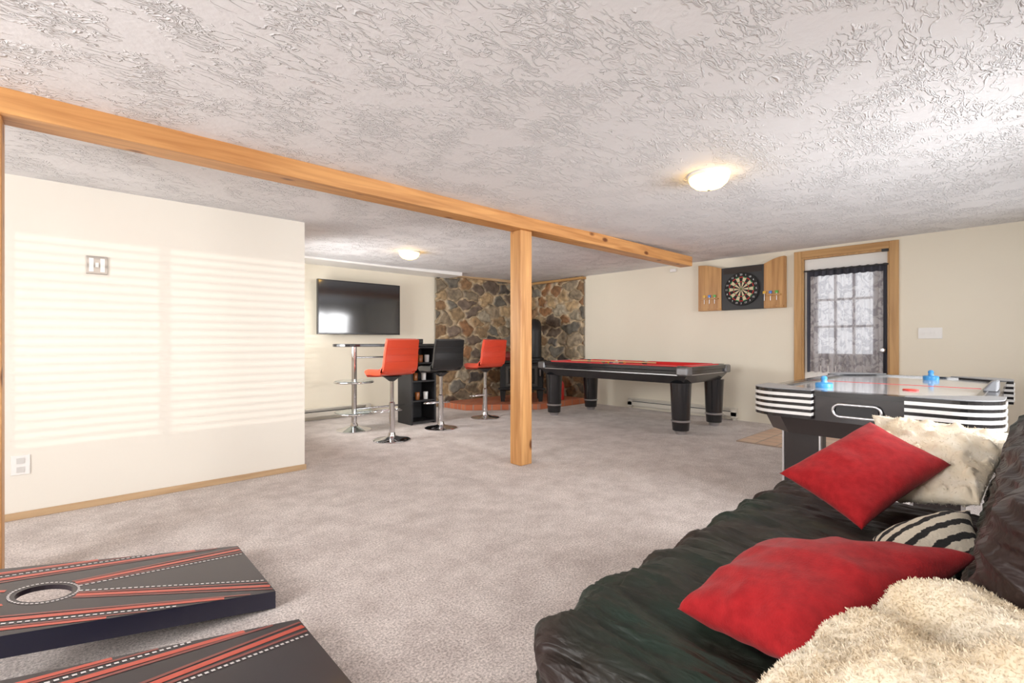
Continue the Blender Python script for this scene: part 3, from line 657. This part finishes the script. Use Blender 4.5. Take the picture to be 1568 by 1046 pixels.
def pillow(name,cs,th,mat,parent=None,res=48,amp=.008,fn=None,pinch=.09,fuzz_n=0,fuzz_l=.012):
    c=[Vector(q) for q in cs]; nrm=((c[1]-c[0]).cross(c[3]-c[0])+(c[2]-c[1]).cross(c[3]-c[2])); nrm.normalize()
    if nrm.z<0: nrm=-nrm
    V=[];F=[]
    for side in(1,-1):
        for j in range(res+1):
            for i in range(res+1):
                u=i/res;v=j/res; U=2*u-1;W=2*v-1
                U2=U*(1-pinch*(1-W*W)); W2=W*(1-pinch*(1-U*U)); uu=(U2+1)/2; vv=(W2+1)/2
                p=c[0]*(1-uu)*(1-vv)+c[1]*uu*(1-vv)+c[2]*uu*vv+c[3]*(1-uu)*vv
                pr=max(0,(1-U*U))**.42*max(0,(1-W*W))**.42
                ed=min(1-abs(U),1-abs(W))
                k=amp*(rid(noise.noise(p*7+Vector((side*3,0,0))))-.5)+amp*.4*noise.noise(p*18)
                k+=amp*.6*math.sin(26*(u if 1-abs(W)<1-abs(U) else v))*math.exp(-ed*9)
                d=th/2*pr+k*min(1,ed*6)
                if fn: d+=fn(u,v,p)*min(1,ed*7)
                V.append(p+nrm*side*d)
    s=(res+1)**2
    for sd in(0,1):
        for j in range(res):
            for i in range(res):
                a=sd*s+j*(res+1)+i; f=(a,a+1,a+res+2,a+res+1); F.append(f if sd==0 else f[::-1])
    ob=mesh(name,V,F,mat,parent,True)
    bm=bmesh.new(); bm.from_mesh(ob.data); bmesh.ops.remove_doubles(bm,verts=bm.verts,dist=.0002); bmesh.ops.recalc_face_normals(bm,faces=bm.faces)
    if fuzz_n:
        rng=random.Random(7); bm.faces.ensure_lookup_table(); base=[]
        for f in bm.faces:
            if len(f.verts)==4: base.append((f.calc_area(),[v.co.copy() for v in f.verts],f.normal.copy()))
        tot=sum(b[0] for b in base)
        for a,co,nn in base:
            kf=a/tot*fuzz_n; k=int(kf)+(rng.random()<kf-int(kf))
            for _ in range(k):
                s1,s2=rng.random(),rng.random()
                p=co[0].lerp(co[1],s1).lerp(co[3].lerp(co[2],s1),s2)
                t=Vector((rng.gauss(0,1),rng.gauss(0,1),rng.gauss(0,1))); d=(nn*1.0+t*.9).normalized()*fuzz_l*rng.uniform(.5,1.2)
                sd=d.cross(Vector((rng.random(),rng.random(),rng.random()))).normalized()*.0010
                mid=p+d*.55+t*fuzz_l*.2
                v1=bm.verts.new(p-sd);v2=bm.verts.new(p+sd);v3=bm.verts.new(mid+sd*.8);v4=bm.verts.new(mid-sd*.8);v5=bm.verts.new(p+d+t*fuzz_l*.1)
                bm.faces.new((v1,v2,v3,v4)); bm.faces.new((v4,v3,v5))
    bm.to_mesh(ob.data); bm.free()
    ob.data.polygons.foreach_set('use_smooth',[True]*len(ob.data.polygons))
    return ob
m_red=fabric('red_chenille',(.34,.006,.010),(.44,.012,.016),.85,220,.5,.1,.003,40)
m_cream=fabric('cream_knit',(.80,.68,.50),(.88,.80,.66),.9,60,.4,.2,.006,12)
pillow('cream_pillow',[(2.30,.40,.48),(2.33,.12,.53),(2.83,.02,.72),(2.74,.50,.76)],.13,m_cream,amp=.018,res=90,
    fn=lambda u,v,p:.016*max(0,math.sin(u*30+2*math.sin(v*9)))*max(0,math.sin(v*30)),fuzz_n=14000,fuzz_l=.008)
pillow('red_pillow',[(1.98,.39,.46),(2.42,.20,.64),(2.49,.46,.76),(2.14,.70,.56)],.15,m_red)
def stripe_mat():
    m,nt,b=newmat('striped_weave'); L=nt.links
    tc=N(nt,'ShaderNodeTexCoord'); sp=N(nt,'ShaderNodeMapping'); sp.inputs['Rotation'].default_value=(0,0,math.radians(115)); L.new(tc.outputs['Object'],sp.inputs['Vector'])
    w=N(nt,'ShaderNodeTexWave'); w.inputs['Scale'].default_value=7; w.inputs['Distortion'].default_value=1.2; w.inputs['Detail'].default_value=3; w.inputs['Detail Scale'].default_value=6; L.new(sp.outputs[0],w.inputs['Vector'])
    r=N(nt,'ShaderNodeValToRGB'); r.color_ramp.elements[0].position=.32; r.color_ramp.elements[1].position=.42
    r.color_ramp.elements[0].color=(.02,.02,.02,1); r.color_ramp.elements[1].color=(.75,.68,.55,1); L.new(w.outputs[0],r.inputs[0]); L.new(r.outputs[0],b.inputs['Base Color'])
    b.inputs['Roughness'].default_value=.95
    n=N(nt,'ShaderNodeTexNoise'); n.inputs['Scale'].default_value=140; L.new(tc.outputs['Object'],n.inputs['Vector']); bp=N(nt,'ShaderNodeBump'); bp.inputs['Strength'].default_value=.7; bp.inputs['Distance'].default_value=.006
    L.new(n.outputs[0],bp.inputs['Height']); L.new(bp.outputs[0],b.inputs['Normal']); return m
pillow('striped_pillow',[(1.57,.29,.45),(1.80,.06,.50),(2.10,.13,.565),(1.87,.34,.475)],.13,stripe_mat(),amp=.006)
pillow('red_pillow',[(.98,.29,.50),(1.08,.58,.455),(1.50,.535,.50),(1.56,.08,.60)],.16,m_red,amp=.010)
def fuzz(u,v,p):
    q=(p.x*.8+p.y*.6)*40+4.0*noise.noise(p*6); r=(p.x*-.6+p.y*.8)*30+3*noise.noise(p*5+Vector((5,0,0)))
    return .018*math.sin(q)*(.6+.4*math.sin(r))+.028*noise.noise(p*6)+.006*rid(noise.noise(p*40))
pillow('cream_throw_blanket',[(.80,.34,.46),(1.07,.24,.56),(1.42,-.02,.62),(.80,-.16,.58)],.16,m_cream,amp=.02,res=150,fn=fuzz,pinch=-.06,fuzz_n=60000,fuzz_l=.0055)

# ------------------------------------------------------------- ceiling lights
def dome(x,y,r,col,st):
    e=empty('flush_ceiling_light',(x,y,zc(x,y)))
    lathe('canopy',[(r*1.04,0),(r*1.06,-.012),(r*.98,-.022)],m_white,e)
    lathe('glass_dome',[(r*.97,-.015),(r,-.03),(r*.92,-.055),(r*.7,-.08),(r*.35,-.094),(.001,-.098)],M('dome_glass_%d'%round(x*100+y),(.9,.85,.7),.3,emit=(col,st)),e)
    lathe('finial',[(.008,-.097),(.01,-.105),(.001,-.11)],m_silver,e,seg=16)
dome(3.10,1.44,.125,(1,.58,.12),9)
dome(3.02,5.08,.12,(1,.58,.12),10)

# ------------------------------------------------------------- wall plates
e=empty('light_switch'); y,z=.74,1.19
box('plate',(XR-.008,y-.1,z-.06),(XR,y+.1,z+.06),m_white,e,.003)
for i in range(3):
    yy=y+(i-1)*.046; box('toggle_%d'%i,(XR-.02,yy-.005,z-.012),(XR-.008,yy+.005,z+.012),m_white,e)
e=empty('wall_control_plate'); box('plate',(.09,YP-.012,1.55),(.20,YP,1.67),M('plate_grey',(.36,.33,.30),.4,.4),e,.003)
boxes('detail',[((.105,YP-.016,1.565),(.128,YP-.012,1.655)),((.162,YP-.016,1.565),(.185,YP-.012,1.655)),((.137,YP-.024,1.595),(.153,YP-.012,1.625))],[m_white],e)
e=empty('wall_outlet'); box('plate',(-.255,YP-.008,.275),(-.17,YP,.395),m_white,e,.003)
boxes('sockets',[((-.23,YP-.011,.345),(-.195,YP-.008,.38)),((-.23,YP-.011,.29),(-.195,YP-.008,.325))],M('outlet_face',(.65,.64,.62),.4),e)
box('smoke_detector',(XR-.04,3.69,2.17),(XR,3.79,2.22),m_white,None,.01)

# ------------------------------------------------------------- lights
def area(name,loc,d,sx,sy,power,col,spread=170):
    l=bpy.data.lights.new(name,'AREA'); l.shape='RECTANGLE'; l.size=sx; l.size_y=sy; l.energy=power; l.color=col; l.spread=math.radians(spread)
    o=bpy.data.objects.new(name,l); o.location=loc; o.rotation_euler=Vector(d).to_track_quat('-Z','Z').to_euler(); COL.objects.link(o); return o
area('daylight_window_near',((W1[0]+W1[1])/2,YB-.25,1.5),(0,1,0),2.6,1.1,50,(1,.95,.91))
area('added_fill_mid',((W4[0]+W4[1])/2,YB-.25,1.4),(0,1,-.15),1.7,1.0,62,(1,.99,.99),115)  # added fill light behind the extra near-wall opening
area('daylight_window_side',((W2[0]+W2[1])/2,YB-.25,1.5),(-.25,1,-.15),1.3,1.1,24,(1,.99,1),110)
area('daylight_window_back',(XB-.25,1.5,1.4),(1,.1,.06),2.6,1.35,220,(.99,.975,.97))
area('added_fill_alcove',(XA-.3,5.55,1.4),(1,-.05,-.12),1.6,.95,88,(1,.99,.97),125)  # added fill light, shines in through the invented alcove opening
l=bpy.data.lights.new('low_sun','SPOT'); l.energy=2300; l.spot_size=math.radians(16); l.spot_blend=.3; l.shadow_soft_size=.03; l.color=(1,.88,.8)
o=bpy.data.objects.new('low_sun',l); o.location=(.2,-14,2.55); o.rotation_euler=(Vector((.55,4.25,1.15))-Vector(o.location)).to_track_quat('-Z','Y').to_euler(); COL.objects.link(o)
w=bpy.data.worlds.new('sky'); scene.world=w; w.use_nodes=True; bg=w.node_tree.nodes['Background']; bg.inputs[0].default_value=(.96,.97,1,1); bg.inputs[1].default_value=1.4

# ------------------------------------------------------------- camera
cd=bpy.data.cameras.new('camera'); cd.lens=16.88; cd.sensor_width=36; cd.clip_start=.05
co=bpy.data.objects.new('camera',cd); co.location=(0,0,1.1); co.rotation_euler=(math.radians(90),0,math.radians(-42.8)); COL.objects.link(co); scene.camera=co
